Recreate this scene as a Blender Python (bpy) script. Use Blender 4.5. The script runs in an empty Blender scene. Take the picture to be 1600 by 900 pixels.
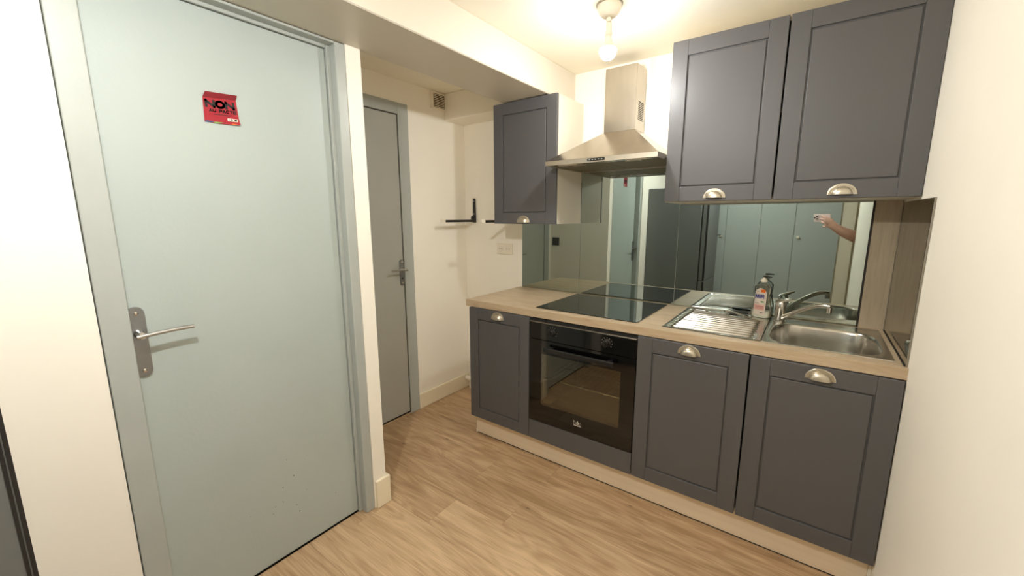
import bpy, bmesh, math, random
from mathutils import Vector, Matrix
random.seed(7)
SC = bpy.context.scene
COL = SC.collection

# ------------------------------------------------------------------ camera
cam_d = bpy.data.cameras.new('camera')
cam_d.sensor_width = 36.0
cam_d.lens = 14.3066
cam_d.clip_start = 0.003
cam = bpy.data.objects.new('camera', cam_d)
COL.objects.link(cam)
CAM = Vector((1.65341, -2.38755, 1.38626))
CR = Vector((0.80499571, 0.5932788, -0.00147255)).normalized()
CU = Vector((-0.10071352, 0.13909923, 0.98514374)).normalized()
CF = CU.cross(CR).normalized()                       # forward
CU = CR.cross(CF)
M = Matrix((CR, CU, -CF)).transposed().to_4x4()
M.translation = CAM
cam.matrix_world = M
SC.camera = cam

# ------------------------------------------------------------------ world, light level
w = bpy.data.worlds.new('world')
w.use_nodes = True
w.node_tree.nodes['Background'].inputs[0].default_value = (0.02, 0.02, 0.02, 1)
w.node_tree.nodes['Background'].inputs[1].default_value = 1.0
SC.world = w
BULB1 = 90.0            # emission of the ceiling bulb by the hood
BULB2 = 235.0            # emission of the ceiling bulb over the hall
BULB_COL = (1.0, 0.985, 0.955, 1)
SC.view_settings.view_transform = 'Standard'
SC.view_settings.look = 'None'
SC.view_settings.gamma = 1.0
SC.view_settings.use_curve_mapping = False
SC.view_settings.exposure = 2.38
SC.cycles.use_denoising = True
SC.cycles.max_bounces = 14
SC.cycles.diffuse_bounces = 8
SC.cycles.glossy_bounces = 6

# ------------------------------------------------------------------ materials
MATS = {}
def srgb(r, g, b):
    f = lambda c: (c / 255 / 12.92) if c / 255 <= 0.04045 else ((c / 255 + 0.055) / 1.055) ** 2.4
    return (f(r), f(g), f(b), 1)
def mat(name, col, rough=0.5, metal=0.0, bump=0.0, bscale=60, var=0.0, vscale=4, spec=0.5, stretch=(1, 1, 1), coat=0.0):
    m = bpy.data.materials.new(name)
    m.use_nodes = True
    nt = m.node_tree
    b = nt.nodes['Principled BSDF']
    b.inputs['Base Color'].default_value = col
    b.inputs['Roughness'].default_value = rough
    b.inputs['Metallic'].default_value = metal
    b.inputs['Specular IOR Level'].default_value = spec
    b.inputs['Coat Weight'].default_value = coat
    tc = nt.nodes.new('ShaderNodeTexCoord')
    mp = nt.nodes.new('ShaderNodeMapping')
    mp.inputs['Scale'].default_value = stretch
    nt.links.new(tc.outputs['Object'], mp.inputs['Vector'])
    if var > 0:
        n = nt.nodes.new('ShaderNodeTexNoise')
        n.inputs['Scale'].default_value = vscale
        n.inputs['Detail'].default_value = 5
        nt.links.new(mp.outputs[0], n.inputs['Vector'])
        r = nt.nodes.new('ShaderNodeValToRGB')
        r.color_ramp.elements[0].position = 0.3
        r.color_ramp.elements[1].position = 0.7
        r.color_ramp.elements[0].color = tuple(c * (1 - var) for c in col[:3]) + (1,)
        r.color_ramp.elements[1].color = tuple(min(1, c * (1 + var)) for c in col[:3]) + (1,)
        nt.links.new(n.outputs['Fac'], r.inputs[0])
        nt.links.new(r.outputs[0], b.inputs['Base Color'])
    if bump > 0:
        n = nt.nodes.new('ShaderNodeTexNoise')
        n.inputs['Scale'].default_value = bscale
        n.inputs['Detail'].default_value = 4
        nt.links.new(mp.outputs[0], n.inputs['Vector'])
        bp = nt.nodes.new('ShaderNodeBump')
        bp.inputs['Strength'].default_value = bump
        bp.inputs['Distance'].default_value = 0.004
        nt.links.new(n.outputs['Fac'], bp.inputs['Height'])
        nt.links.new(bp.outputs[0], b.inputs['Normal'])
    MATS[name] = m
    return m
def wood(name, light, dark, along='x', scale=1.0, rough=0.45, rnd=True, contrast=1.0):
    m = bpy.data.materials.new(name)
    m.use_nodes = True
    nt = m.node_tree
    N, L = nt.nodes, nt.links
    b = N['Principled BSDF']
    b.inputs['Roughness'].default_value = rough
    tc = N.new('ShaderNodeTexCoord')
    vec = tc.outputs['Object']
    oi = N.new('ShaderNodeObjectInfo')
    if rnd:
        mul = N.new('ShaderNodeVectorMath'); mul.operation = 'SCALE'
        cmb = N.new('ShaderNodeCombineXYZ')
        for i in range(3): L.new(oi.outputs['Random'], cmb.inputs[i])
        L.new(cmb.outputs[0], mul.inputs[0]); mul.inputs['Scale'].default_value = 37.0
        add = N.new('ShaderNodeVectorMath'); add.operation = 'ADD'
        L.new(vec, add.inputs[0]); L.new(mul.outputs[0], add.inputs[1]); vec = add.outputs[0]
    def mapped(sx, sy, sz):
        mp = N.new('ShaderNodeMapping')
        s = {'x': (sx, sy, sz), 'z': (sy, sz, sx), 'y': (sy, sx, sz)}[along]
        mp.inputs['Scale'].default_value = tuple(a * scale for a in s)
        L.new(vec, mp.inputs['Vector'])
        return mp.outputs[0]
    def noise(v, sc, det, dist=0.0):
        n = N.new('ShaderNodeTexNoise')
        n.inputs['Scale'].default_value = sc; n.inputs['Detail'].default_value = det; n.inputs['Distortion'].default_value = dist
        L.new(v, n.inputs['Vector']); return n.outputs['Fac']
    broad = noise(mapped(1.2, 9, 9), 1.6, 3, 1.2)
    fine = noise(mapped(5, 120, 120), 1.5, 8, 0.4)
    # cathedral figure: contour lines of a long stretched noise
    fig = noise(mapped(0.9, 5.5, 5.5), 1.3, 2, 0.6)
    ma = N.new('ShaderNodeMath'); ma.operation = 'MULTIPLY'; ma.inputs[1].default_value = 70.0; L.new(fig, ma.inputs[0])
    ms = N.new('ShaderNodeMath'); ms.operation = 'SINE'; L.new(ma.outputs[0], ms.inputs[0])
    def madd(a, k, c):
        x = N.new('ShaderNodeMath'); x.operation = 'MULTIPLY_ADD'; L.new(a, x.inputs[0]); x.inputs[1].default_value = k
        if isinstance(c, float): x.inputs[2].default_value = c
        else: L.new(c, x.inputs[2])
        return x.outputs[0]
    v = madd(broad, 1.1 * contrast, 0.5 - 0.55 * contrast)
    v = madd(fine, 0.9 * contrast, v)
    v = madd(ms.outputs[0], 0.085 * contrast, v)
    v = madd(v, 1.0, -0.45 * contrast)
    if rnd: v = madd(oi.outputs['Random'], 0.34, v); v = madd(v, 1.0, -0.17)
    r = N.new('ShaderNodeValToRGB')
    r.color_ramp.elements[0].position = 0.12; r.color_ramp.elements[0].color = dark
    r.color_ramp.elements[1].position = 0.88; r.color_ramp.elements[1].color = light
    L.new(v, r.inputs[0])
    # small knots
    vo = N.new('ShaderNodeTexVoronoi'); vo.inputs['Scale'].default_value = 3.1
    L.new(mapped(0.9, 2.2, 2.2), vo.inputs['Vector'])
    kr = N.new('ShaderNodeValToRGB')
    kr.color_ramp.elements[0].position = 0.018; kr.color_ramp.elements[0].color = (0.42, 0.42, 0.42, 1)
    kr.color_ramp.elements[1].position = 0.05; kr.color_ramp.elements[1].color = (1, 1, 1, 1)
    L.new(vo.outputs['Distance'], kr.inputs[0])
    mx = N.new('ShaderNodeMix'); mx.data_type = 'RGBA'; mx.blend_type = 'MULTIPLY'
    mx.inputs['Factor'].default_value = 0.8
    L.new(r.outputs[0], mx.inputs['A']); L.new(kr.outputs[0], mx.inputs['B'])
    L.new(mx.outputs['Result'], b.inputs['Base Color'])
    bp = N.new('ShaderNodeBump'); bp.inputs['Strength'].default_value = 0.12; bp.inputs['Distance'].default_value = 0.002
    L.new(fine, bp.inputs['Height']); L.new(bp.outputs[0], b.inputs['Normal'])
    MATS[name] = m
    return m

WALL = mat('cream_wall_paint', srgb(248, 243, 231), 0.7, bump=0.10, bscale=22, var=0.02, vscale=2.5, spec=0.3)
CEIL = mat('ceiling_paint', srgb(246, 240, 224), 0.75, bump=0.08, bscale=14, var=0.03, vscale=2, spec=0.3)
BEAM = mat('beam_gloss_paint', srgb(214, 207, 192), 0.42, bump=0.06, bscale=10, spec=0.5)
ROUGHC = mat('textured_wall_coat', srgb(214, 206, 184), 0.85, bump=1.0, bscale=70, spec=0.2)
SKIRT = mat('skirting_paint', srgb(240, 230, 205), 0.4, bump=0.05, bscale=30)
BLUE = mat('pale_blue_grey_door_paint', srgb(174, 184, 180), 0.36, bump=0.10, bscale=90, var=0.025, vscale=3)
BLUEF = mat('blue_grey_frame_paint', srgb(174, 179, 174), 0.34, bump=0.14, bscale=40, var=0.03, vscale=6)
BLUE2 = mat('grey_door_paint', srgb(176, 178, 172), 0.4, bump=0.08, bscale=90, var=0.02)
CLOSET = mat('closet_door_paint', srgb(176, 184, 182), 0.5, bump=0.05, bscale=60)
CHIP = mat('paint_chip', srgb(70, 66, 62), 0.8)
SLATE = mat('slate_cabinet_lacquer', srgb(88, 87, 88), 0.42, bump=0.05, bscale=160, var=0.02)
CARC = mat('white_cabinet_board', srgb(226, 219, 203), 0.5, var=0.01)
NICK = mat('satin_nickel', srgb(200, 191, 173), 0.33, 0.85, bump=0.03, bscale=120)
LEVERM = mat('lever_steel', srgb(190, 190, 190), 0.28, 1.0)
NICKD = mat('brushed_nickel_plate', srgb(148, 150, 152), 0.38, 1.0, bump=0.06, bscale=60, stretch=(1, 1, 12))
STEEL = mat('brushed_steel', srgb(205, 196, 182), 0.3, 1.0, bump=0.04, bscale=90, stretch=(1, 1, 14))
STEELH = mat('hood_steel', srgb(190, 182, 170), 0.26, 1.0, bump=0.03, bscale=60, stretch=(10, 1, 1), var=0.04)
STEELB = mat('steel_basin', srgb(198, 194, 186), 0.21, 1.0, bump=0.04, bscale=60)
CHROME = mat('chrome', srgb(215, 212, 206), 0.1, 1.0)
PLINTH = mat('plinth_brushed_aluminium', srgb(238, 222, 196), 0.42, 0.2, bump=0.02, bscale=40, stretch=(0.2, 1, 10), var=0.05, vscale=3)
FILT = mat('hood_filter_mesh', srgb(150, 138, 118), 0.45, 0.9, bump=0.6, bscale=300)
BLACK = mat('black_enamel', srgb(22, 20, 19), 0.22)
BLACKP = mat('black_plastic', srgb(24, 23, 22), 0.35)
BGLASS = mat('black_glass', srgb(9, 9, 9), 0.06, spec=0.6)
HOBG = mat('hob_glass', srgb(7, 7, 7), 0.04, spec=0.75, coat=0.3)
CAVITY = mat('oven_cavity_enamel', srgb(150, 138, 112), 0.5)
WHITEP = mat('white_plastic', srgb(238, 230, 212), 0.35)
GREYP = mat('grey_switch_plastic', srgb(92, 94, 92), 0.45)
DARKH = mat('dark_hole', srgb(30, 26, 20), 0.8)
VENTD = mat('vent_brown', srgb(78, 64, 40), 0.7)
MIRROR = mat('smoked_mirror', (0.455, 0.52, 0.49, 1), 0.015, 1.0)
MIRROR2 = mat('dark_smoked_mirror', (0.34, 0.32, 0.28, 1), 0.02, 1.0)
MASTIC = mat('dark_sealant', srgb(38, 32, 26), 0.6)
FRIDGE = mat('anthracite_fridge', srgb(112, 114, 114), 0.42, 0.0, bump=0.02, bscale=200)
FRIDGED = mat('dark_gasket', srgb(36, 34, 33), 0.5)
RED = mat('sticker_red', srgb(158, 22, 38), 0.5, var=0.06, vscale=40)
REDD = mat('sticker_dark_red', srgb(126, 12, 28), 0.5)
INK = mat('black_ink', srgb(28, 22, 22), 0.6)
WHITEK = mat('white_ink', srgb(235, 225, 210), 0.5)
BLUEK = mat('blue_ink', srgb(40, 50, 130), 0.5)
NAVYK = mat('navy_print', srgb(64, 70, 110), 0.5)
GREENK = mat('green_print', srgb(110, 150, 70), 0.5)
ORANGEK = mat('orange_print', srgb(244, 130, 30), 0.5)
PINKK = mat('pink_print', srgb(240, 196, 180), 0.5)
LABELK = mat('bottle_label', srgb(240, 228, 214), 0.45)
SKIN = mat('skin', srgb(208, 164, 148), 0.55, var=0.05, vscale=25)
SHIRT = mat('grey_cotton', srgb(120, 124, 118), 0.9)
TROUS = mat('dark_denim', srgb(52, 56, 66), 0.9)
HAIR = mat('brown_hair', srgb(58, 42, 32), 0.7)
PHONE = mat('rose_phone_back', srgb(226, 204, 200), 0.25)
SCREEN = mat('phone_screen', srgb(12, 12, 14), 0.1)
PIPE = mat('white_pvc', srgb(238, 230, 214), 0.4)
FLOORW = wood('oak_laminate', srgb(212, 183, 146), srgb(158, 126, 92), 'x', 1.0, 0.42)
TOPW = wood('worktop_oak', srgb(204, 186, 158), srgb(172, 148, 118), 'x', 1.3, 0.4, rnd=False, contrast=0.8)
STRIPW = wood('taupe_wood_strip', srgb(192, 178, 154), srgb(166, 150, 126), 'z', 1.5, 0.6, rnd=False, contrast=0.7)

def emissive(name, col, strength):
    m = bpy.data.materials.new(name); m.use_nodes = True
    b = m.node_tree.nodes['Principled BSDF']
    b.inputs['Base Color'].default_value = (1, 1, 1, 1)
    b.inputs['Emission Color'].default_value = col
    b.inputs['Emission Strength'].default_value = strength
    return m
def glass(name, tint, refl, ior=1.45, rough=0.02):
    m = bpy.data.materials.new(name); m.use_nodes = True
    N, L = m.node_tree.nodes, m.node_tree.links
    N.remove(N['Principled BSDF'])
    t = N.new('ShaderNodeBsdfTransparent'); t.inputs[0].default_value = tint
    g = N.new('ShaderNodeBsdfGlossy'); g.inputs['Roughness'].default_value = rough; g.inputs['Color'].default_value = (0.95, 0.95, 0.95, 1)
    fr = N.new('ShaderNodeFresnel'); fr.inputs['IOR'].default_value = ior
    ad = N.new('ShaderNodeMath'); ad.operation = 'ADD'; ad.use_clamp = True; ad.inputs[1].default_value = refl
    L.new(fr.outputs[0], ad.inputs[0])
    mx = N.new('ShaderNodeMixShader')
    L.new(ad.outputs[0], mx.inputs[0]); L.new(t.outputs[0], mx.inputs[1]); L.new(g.outputs[0], mx.inputs[2])
    L.new(mx.outputs[0], N['Material Output'].inputs[0])
    return m
OVENG = glass('oven_window_glass', (0.70, 0.66, 0.54, 1), 0.05)
BOTTLEG = glass('clear_bottle_plastic', (0.93, 0.95, 0.94, 1), 0.015)

# ------------------------------------------------------------------ helpers
ORG = {}                                            # world origin of every object
def link(o, parent, org):
    COL.objects.link(o)
    ORG[o] = Vector(org)
    if parent is not None:
        o.parent = parent
        o.location = Vector(org) - ORG[parent]
    else:
        o.location = Vector(org)
    return o
def tag(o, label=None, cat=None, group=None, kind=None):
    if label: o['label'] = label
    if cat: o['category'] = cat
    if group: o['group'] = group
    if kind: o['kind'] = kind
    return o
def thing(name, loc, label, cat, group=None, kind=None):
    o = bpy.data.objects.new(name, None)
    o.empty_display_size = 0.05
    link(o, None, loc)
    return tag(o, label, cat, group, kind)
def obj(name, bm, material, parent=None, smooth=None, org=None):
    """link a bmesh given in world coordinates as one mesh object; its origin goes to the base centre"""
    if org is None:
        xs = [v.co.x for v in bm.verts]; ys = [v.co.y for v in bm.verts]; zs = [v.co.z for v in bm.verts]
        org = ((min(xs) + max(xs)) / 2, (min(ys) + max(ys)) / 2, min(zs))
    org = Vector(org)
    bmesh.ops.translate(bm, verts=bm.verts, vec=-org)
    bmesh.ops.recalc_face_normals(bm, faces=bm.faces)
    me = bpy.data.meshes.new(name)
    bm.to_mesh(me); bm.free()
    mats = material if isinstance(material, (list, tuple)) else [material]
    for m in mats: me.materials.append(m)
    if smooth is not None:
        for p in me.polygons: p.use_smooth = True
        try: me.set_sharp_from_angle(angle=math.radians(smooth))
        except Exception: pass
    o = bpy.data.objects.new(name, me)
    return link(o, parent, org)
def box(bm, x0, x1, y0, y1, z0, z1, bev=0.0, seg=1, mi=0):
    co = [(x0, y0, z0), (x1, y0, z0), (x1, y1, z0), (x0, y1, z0), (x0, y0, z1), (x1, y0, z1), (x1, y1, z1), (x0, y1, z1)]
    vs = [bm.verts.new(c) for c in co]
    fs = [bm.faces.new([vs[i] for i in f]) for f in ((0, 3, 2, 1), (4, 5, 6, 7), (0, 1, 5, 4), (1, 2, 6, 5), (2, 3, 7, 6), (3, 0, 4, 7))]
    for f in fs: f.material_index = mi
    if bev > 0:
        es = list({e for f in fs for e in f.edges})
        bmesh.ops.bevel(bm, geom=es, offset=bev, segments=seg, affect='EDGES', profile=0.5)
    return bm
def bx(*a, **k):
    return box(bmesh.new(), *a, **k)
def frame(d):
    d = Vector(d).normalized()
    a = Vector((0, 0, 1)) if abs(d.z) < 0.9 else Vector((1, 0, 0))
    s = d.cross(a).normalized()
    return s, s.cross(d).normalized()
def tube(bm, pts, rad, n=12, caps=True, flat=1.0, mi=0):
    """round bar along pts; rad a number or one per point"""
    pts = [Vector(p) for p in pts]
    rs = rad if isinstance(rad, (list, tuple)) else [rad] * len(pts)
    rings = []
    s = None
    for i, p in enumerate(pts):
        d = (pts[min(i + 1, len(pts) - 1)] - pts[max(i - 1, 0)])
        d.normalize()
        if s is None: s, t = frame(d)
        else:
            s = (s - d * s.dot(d)).normalized(); t = s.cross(d)
        rings.append([bm.verts.new(p + rs[i] * (math.cos(a) * s + math.sin(a) * flat * t)) for a in [2 * math.pi * k / n for k in range(n)]])
    for a, b in zip(rings, rings[1:]):
        for k in range(n):
            bm.faces.new((a[k], a[(k + 1) % n], b[(k + 1) % n], b[k])).material_index = mi
    if caps:
        bm.faces.new(rings[0][::-1]).material_index = mi; bm.faces.new(rings[-1]).material_index = mi
    return bm
def lathe(bm, prof, o, axis=(0, 0, 1), n=24, a0=0.0, a1=2 * math.pi, sx=1.0, sy=1.0, mi=0):
    """prof: (radius, height) pairs turned around axis at o"""
    ax = Vector(axis).normalized()
    if abs(ax.z) > 0.9: s, t = Vector((1, 0, 0)), Vector((0, 1, 0))
    else:
        t = Vector((0, 0, 1)); s = t.cross(ax).normalized()
    o = Vector(o)
    full = abs(a1 - a0 - 2 * math.pi) < 1e-6
    m = n if full else n + 1
    rings = []
    for r, h in prof:
        if r < 1e-6: rings.append([bm.verts.new(o + ax * h)]); continue
        rings.append([bm.verts.new(o + ax * h + r * (math.cos(a0 + (a1 - a0) * k / n) * s * sx + math.sin(a0 + (a1 - a0) * k / n) * t * sy)) for k in range(m)])
    for a, b in zip(rings, rings[1:]):
        for k in range(n):
            k2 = (k + 1) % m
            q = [a[k if len(a) > 1 else 0], a[k2 if len(a) > 1 else 0], b[k2 if len(b) > 1 else 0], b[k if len(b) > 1 else 0]]
            u = []
            for v in q:
                if v not in u: u.append(v)
            if len(u) > 2:
                try: bm.faces.new(u).material_index = mi
                except ValueError: pass
    return bm
def prism(bm, pts, d, mi=0):
    """polygon pts extruded by vector d"""
    a = [bm.verts.new(p) for p in pts]; b = [bm.verts.new(Vector(p) + Vector(d)) for p in pts]
    bm.faces.new(a[::-1]).material_index = mi; bm.faces.new(b).material_index = mi
    n = len(a)
    for k in range(n): bm.faces.new((a[k], a[(k + 1) % n], b[(k + 1) % n], b[k])).material_index = mi
    return bm
GLYPH = {
 'N': [[(0, 0), (0, 1)], [(0, 1), (1, 0)], [(1, 0), (1, 1)]], 'O': [[(.5 + .5 * math.cos(a * math.pi / 10), .5 + .5 * math.sin(a * math.pi / 10)) for a in range(21)]],
 'A': [[(0, 0), (.5, 1)], [(.5, 1), (1, 0)], [(.22, .3), (.78, .3)]], 'U': [[(0, 1), (0, .4)] + [(.5 - .5 * math.cos(a * math.pi / 8), .4 - .4 * math.sin(a * math.pi / 8)) for a in range(9)] + [(1, 1)]],
 'P': [[(0, 0), (0, 1), (.6, 1), (.95, .88), (1, .72), (.95, .56), (.6, .45), (0, .45)]], 'C': [[(.5 + .5 * math.cos(a * math.pi / 12), .5 + .5 * math.sin(a * math.pi / 12)) for a in range(3, 22)]],
 'T': [[(0, 1), (1, 1)], [(.5, 1), (.5, 0)]], 'E': [[(1, 1), (0, 1), (0, 0), (1, 0)], [(0, .5), (.85, .5)]],
 'M': [[(0, 0), (.1, 1), (.5, .15), (.9, 1), (1, 0)]], 'i': [[(.5, 0), (.5, .62)], [(.5, .88), (.5, 1.0)]], 'R': [[(0, 0), (0, 1), (.7, 1), (1, .75), (.7, .5), (0, .5)], [(.45, .5), (1, 0)]],
 'b': [[(0, 1.35), (0, 0)], [(.5 + .5 * math.cos(a * math.pi / 8), .45 + .45 * math.sin(a * math.pi / 8)) for a in range(17)]],
 'e': [[(0, .47), (1, .47)] + [(.5 + .5 * math.cos(a * math.pi / 8), .47 + .47 * math.sin(a * math.pi / 8)) for a in range(1, 15)]],
 'k': [[(0, 1.35), (0, 0)], [(.85, .9), (.05, .42)], [(.3, .55), (.95, 0)]], 'o': [[(.5 + .5 * math.cos(a * math.pi / 8), .45 + .45 * math.sin(a * math.pi / 8)) for a in range(17)]],
}
def lettering(name, s, centre, xdir, ydir, width, height, stroke, material, parent, depth=.0003, gap=.28, wide=None):
    """bold block letters built from flat strokes"""
    X = Vector(xdir).normalized(); Y = Vector(ydir).normalized(); Z = X.cross(Y)
    ws = [{' ': .55, 'i': .34, 'M': 1.35}.get(ch, 1.0) for ch in s]
    unit = (width - stroke) / (sum(ws) + gap * (len(s) - 1) + 1e-9)
    bm = bmesh.new(); x = -width / 2 + stroke / 2; h = stroke / 2
    for ch, w_ in zip(s, ws):
        for line in GLYPH.get(ch, []):
            P = [Vector((x + p[0] * unit * w_, -height / 2 + h + p[1] * (height - stroke))) for p in line]
            for a, b in zip(P, P[1:]):
                d = (b - a).normalized(); nrm = Vector((-d.y, d.x)) * h; e = d * h * .85
                q = [a - e - nrm, b + e - nrm, b + e + nrm, a - e + nrm]
                prism(bm, [Vector(centre) + X * v.x + Y * v.y for v in q], Z * depth)
        x += unit * (w_ + gap)
    return obj(name, bm, material, parent)

# ------------------------------------------------------------------ measures
XR = 1.95; XL = 0.079; XF = -0.556; ZC = 2.2433; ZB = 2.0633; XB = 0.382
YP = -1.30; YEND = -2.35; YBACK = -3.50; XO = 3.2
DY = -0.588                     # front of base doors
UY = -0.3244                    # front of wall doors

# ------------------------------------------------------------------ structure
fl = tag(obj('floor', bx(XF - .1, XO + .1, YBACK - .1, .1, -.06, -.011), DARKH), 'oak laminate plank floor running along the kitchen units', 'floor', kind='structure')
pw, pl = 0.192, 1.285
row0 = -0.515
joint = {0: .634, 1: .31, 2: .634, 3: .352, 4: .10, 5: .72, 6: .42}
k = -3
first = True
while True:
    y1 = row0 - pw * k; y0 = y1 - pw
    if y1 < YBACK: break
    j = joint.get(k, random.uniform(0, pl))
    yy0, yy1 = max(y0, YBACK + .002), min(y1, -.002)
    xa, xb = (XF + .002, XR - .002) if yy0 > YP - .1 else (0.03, XR - .002 if yy1 > YEND else XO - .002)
    x = j - pl * 3
    while x < xb:
        a, b = max(x, xa), min(x + pl, xb)
        if b - a > .03 and yy1 - yy0 > .02:
            g = 0.00025
            p = obj('plank', bx(a + g, b - g, yy0 + g, yy1 - g, -.0105, 0, 0.0006), FLOORW, fl)
        x += pl
    k += 1

T = 0.10
tag(obj('wall_back', bx(XF - T, XR + T, 0.0, T, 0, ZC), WALL), 'cream painted wall behind the kitchen units', 'wall', kind='structure')
tag(obj('wall_right', bx(XR, XR + T, YEND, -.0005, 0, ZC, .003), WALL), 'cream painted wall at the right end of the worktop', 'wall', kind='structure')
tag(obj('wall_recess_left', bx(XF - T, XF, YP - T, -.0005, 0, ZC), WALL), 'cream wall with the grey door and vent at the back of the recess', 'wall', kind='structure')
# partition of the recess, then the door wall with its opening
bm = bx(XF + .0005, XL - .1, YP - T, YP, 0, ZC)
tag(obj('wall_recess_front', bm, WALL), 'cream side wall of the recess carrying the dark switch', 'wall', kind='structure')
D0, D1 = -2.185, -1.3685        # outer edges of the door frame
bm = bmesh.new()
box(bm, XL - .1, XL, D1 + .001, YP, 0, ZC)                 # pillar beside the door
box(bm, XL - .1, XL + .004, YBACK, D0 - .004, 0, ZC)        # wall left of the door
box(bm, XL - .1, XL - .002, D0 - .004, D1 + .001, ZB + .0005, ZC)
tag(obj('wall_left', bm, WALL), 'cream wall around the pale blue door, ending in a narrow pillar', 'wall', kind='structure')
tag(obj('wall_front', bx(XL, XO, YBACK - T, YBACK, 0, ZC), ROUGHC), 'rough coated wall opposite the kitchen, seen in the mirror', 'wall', kind='structure')
tag(obj('wall_opening_right', bx(XO, XO + T, YBACK, YEND + .4, 0, ZC), WALL), 'cream wall of the side opening behind the photographer', 'wall', kind='structure')
tag(obj('wall_opening_back', bx(XR + T + .0005, XO, YEND + .3, YEND + .4, 0, ZC), WALL), 'cream wall closing the side opening', 'wall', kind='structure')
tag(obj('ceiling', bx(XF - T, XO + T, YBACK - T, T, ZC + .0005, ZC + .08), CEIL), 'cream painted ceiling', 'ceiling', kind='structure')
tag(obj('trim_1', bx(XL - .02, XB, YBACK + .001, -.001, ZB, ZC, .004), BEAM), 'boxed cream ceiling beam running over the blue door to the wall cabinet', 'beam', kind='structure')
tag(obj('trim_2', bx(XF + .001, XL - .021, -.20, -.001, ZB + .001, ZC - .001, .003), WALL), 'small boxed bulkhead at the top of the recess', 'bulkhead', kind='structure')
# narrow wood strip between the mirror splashback and the right corner
tag(obj('trim_3', bx(1.8555, 1.9425, -.0045, -.0005, .8895, 1.4545, .0006), STRIPW), 'narrow taupe wood strip beside the mirror splashback', 'trim', kind='structure')

def skirting(name, runs, label, h):
    """runs of (x0,x1,y0,y1) boards with chamfered top"""
    bm = bmesh.new()
    for r in runs: box(bm, *r, 0.0005, h, .004, 2)
    return tag(obj(name, bm, SKIRT), label, 'baseboard', kind='structure')
skirting('baseboard_left', [(XL + .0005, XL + .016, -1.362, YP + .016), (XL - .09, XL + .0005, YP + .0005, YP + .016)], 'short cream baseboard wrapping the foot of the pillar', .142)
skirting('baseboard_recess', [(XF + .0005, XF + .016, -.543, -.002)], 'cream baseboard in the recess beside the grey door', .112)

# ---- door_1 (pale blue door) ----
XD = 0.029
d1 = thing('door_1', (XL, (D0 + D1) / 2, 0), 'pale blue grey flush door with a red sticker', 'door', kind='structure')
bm = bmesh.new()
IN0, IN1 = -2.121, -1.412
box(bm, XL - .09, XL - .001, D0, IN0, 0.001, ZB - .002, .003, 2)
box(bm, XL - .09, XL - .001, IN1, D1, 0.001, ZB - .002, .004, 2)
box(bm, XL - .09, XL - .001, IN0, IN1, 2.052, ZB - .002, .003, 2)
fr1 = obj('door_frame', bm, BLUEF, d1)
bm = bmesh.new()                                   # stop bead on the hinge side and head
box(bm, XD - .02, XD + .012, IN1 - .014, IN1 + .001, .001, 2.052, .002)
box(bm, XD - .02, XD + .010, IN0, IN1 - .014, 2.040, 2.0525, .002)
obj('door_stop', bm, BLUEF, fr1)
leaf1 = obj('door_leaf', bx(XD - .04, XD, IN0 + .004, IN1 - .016, .008, 2.038, .002), BLUE, d1)
obj('threshold_shadow_gap', bx(XD - .05, XD - .006, IN0, IN1, .0005, .006), DARKH, d1)
bm = bmesh.new()                                   # small chips low on the door
for (py, pz, r) in ((-1.72, .42, .0022), (-1.70, .34, .0026), (-1.745, .31, .0022), (-1.75, .25, .0018), (-1.78, .245, .002), (-1.79, .22, .0016), (-1.70, .205, .002), (-1.69, .17, .0026), (-1.655, .25, .0014), (-1.87, .26, .0014), (-1.53, .16, .0014), (-1.64, .40, .0012)):
    lathe(bm, [(r, 0), (r * .8, .0004), (0, .0005)], (XD, py, pz), (1, 0, 0), 7, sx=.8, sy=1.2)
obj('paint_chips', bm, CHIP, leaf1)
def lever_set(leaf, x, yc, z0, z1, ydir, wd=.036, ln=.135, zl=None, keyhole=False):
    """rounded plate with a curved lever pointing along ydir"""
    bm = bmesh.new(); h = wd / 2; pts = []
    for i in range(13): a = math.pi * i / 12; pts.append((x + .0005, yc + h * math.cos(a), z1 - h + h * math.sin(a)))
    for i in range(13): a = math.pi + math.pi * i / 12; pts.append((x + .0005, yc + h * math.cos(a), z0 + h + h * math.sin(a)))
    prism(bm, pts, (.008, 0, 0))
    es = [e for e in bm.edges if all(v.co.x > x + .005 for v in e.verts)]
    bmesh.ops.bevel(bm, geom=es, offset=.002, segments=2, affect='EDGES')
    pb = obj('handle_plate', bm, NICKD, leaf)
    for zz in (z1 - h, z0 + h):
        bm = bmesh.new(); lathe(bm, [(.006, 0), (.006, .0015), (.0035, .0028), (0, .003)], (x + .0085, yc, zz), (1, 0, 0), 14)
        obj('screw', bm, CHROME, leaf, 40)
    zl = zl or (z0 + z1) / 2
    bm = bmesh.new(); lathe(bm, [(.013, 0), (.013, .006), (.010, .01), (.0095, .045), (0, .046)], (x + .0085, yc, zl), (1, 0, 0), 20)
    obj('rose', bm, CHROME, leaf, 40)
    bm = bmesh.new(); pts = []; rad = []
    for i in range(15):
        t = i / 14
        pts.append((x + .052, yc + ydir * (-.014 + (ln + .014) * t), zl - .002 + .006 * math.sin(t * math.pi * .6)))
        rad.append(.0066 - .0004 * t)
    tube(bm, pts, rad, 12)
    obj('lever', bm, LEVERM, leaf, 50)
    if keyhole:
        bm = bmesh.new(); lathe(bm, [(.0055, 0), (.0055, .0012), (0, .0014)], (x + .0085, yc, z0 + .05), (1, 0, 0), 14)
        obj('keyhole', bm, DARKH, leaf)
lever_set(leaf1, XD, -2.100, .903, 1.122, 1, .040, .125, 1.04)

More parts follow.
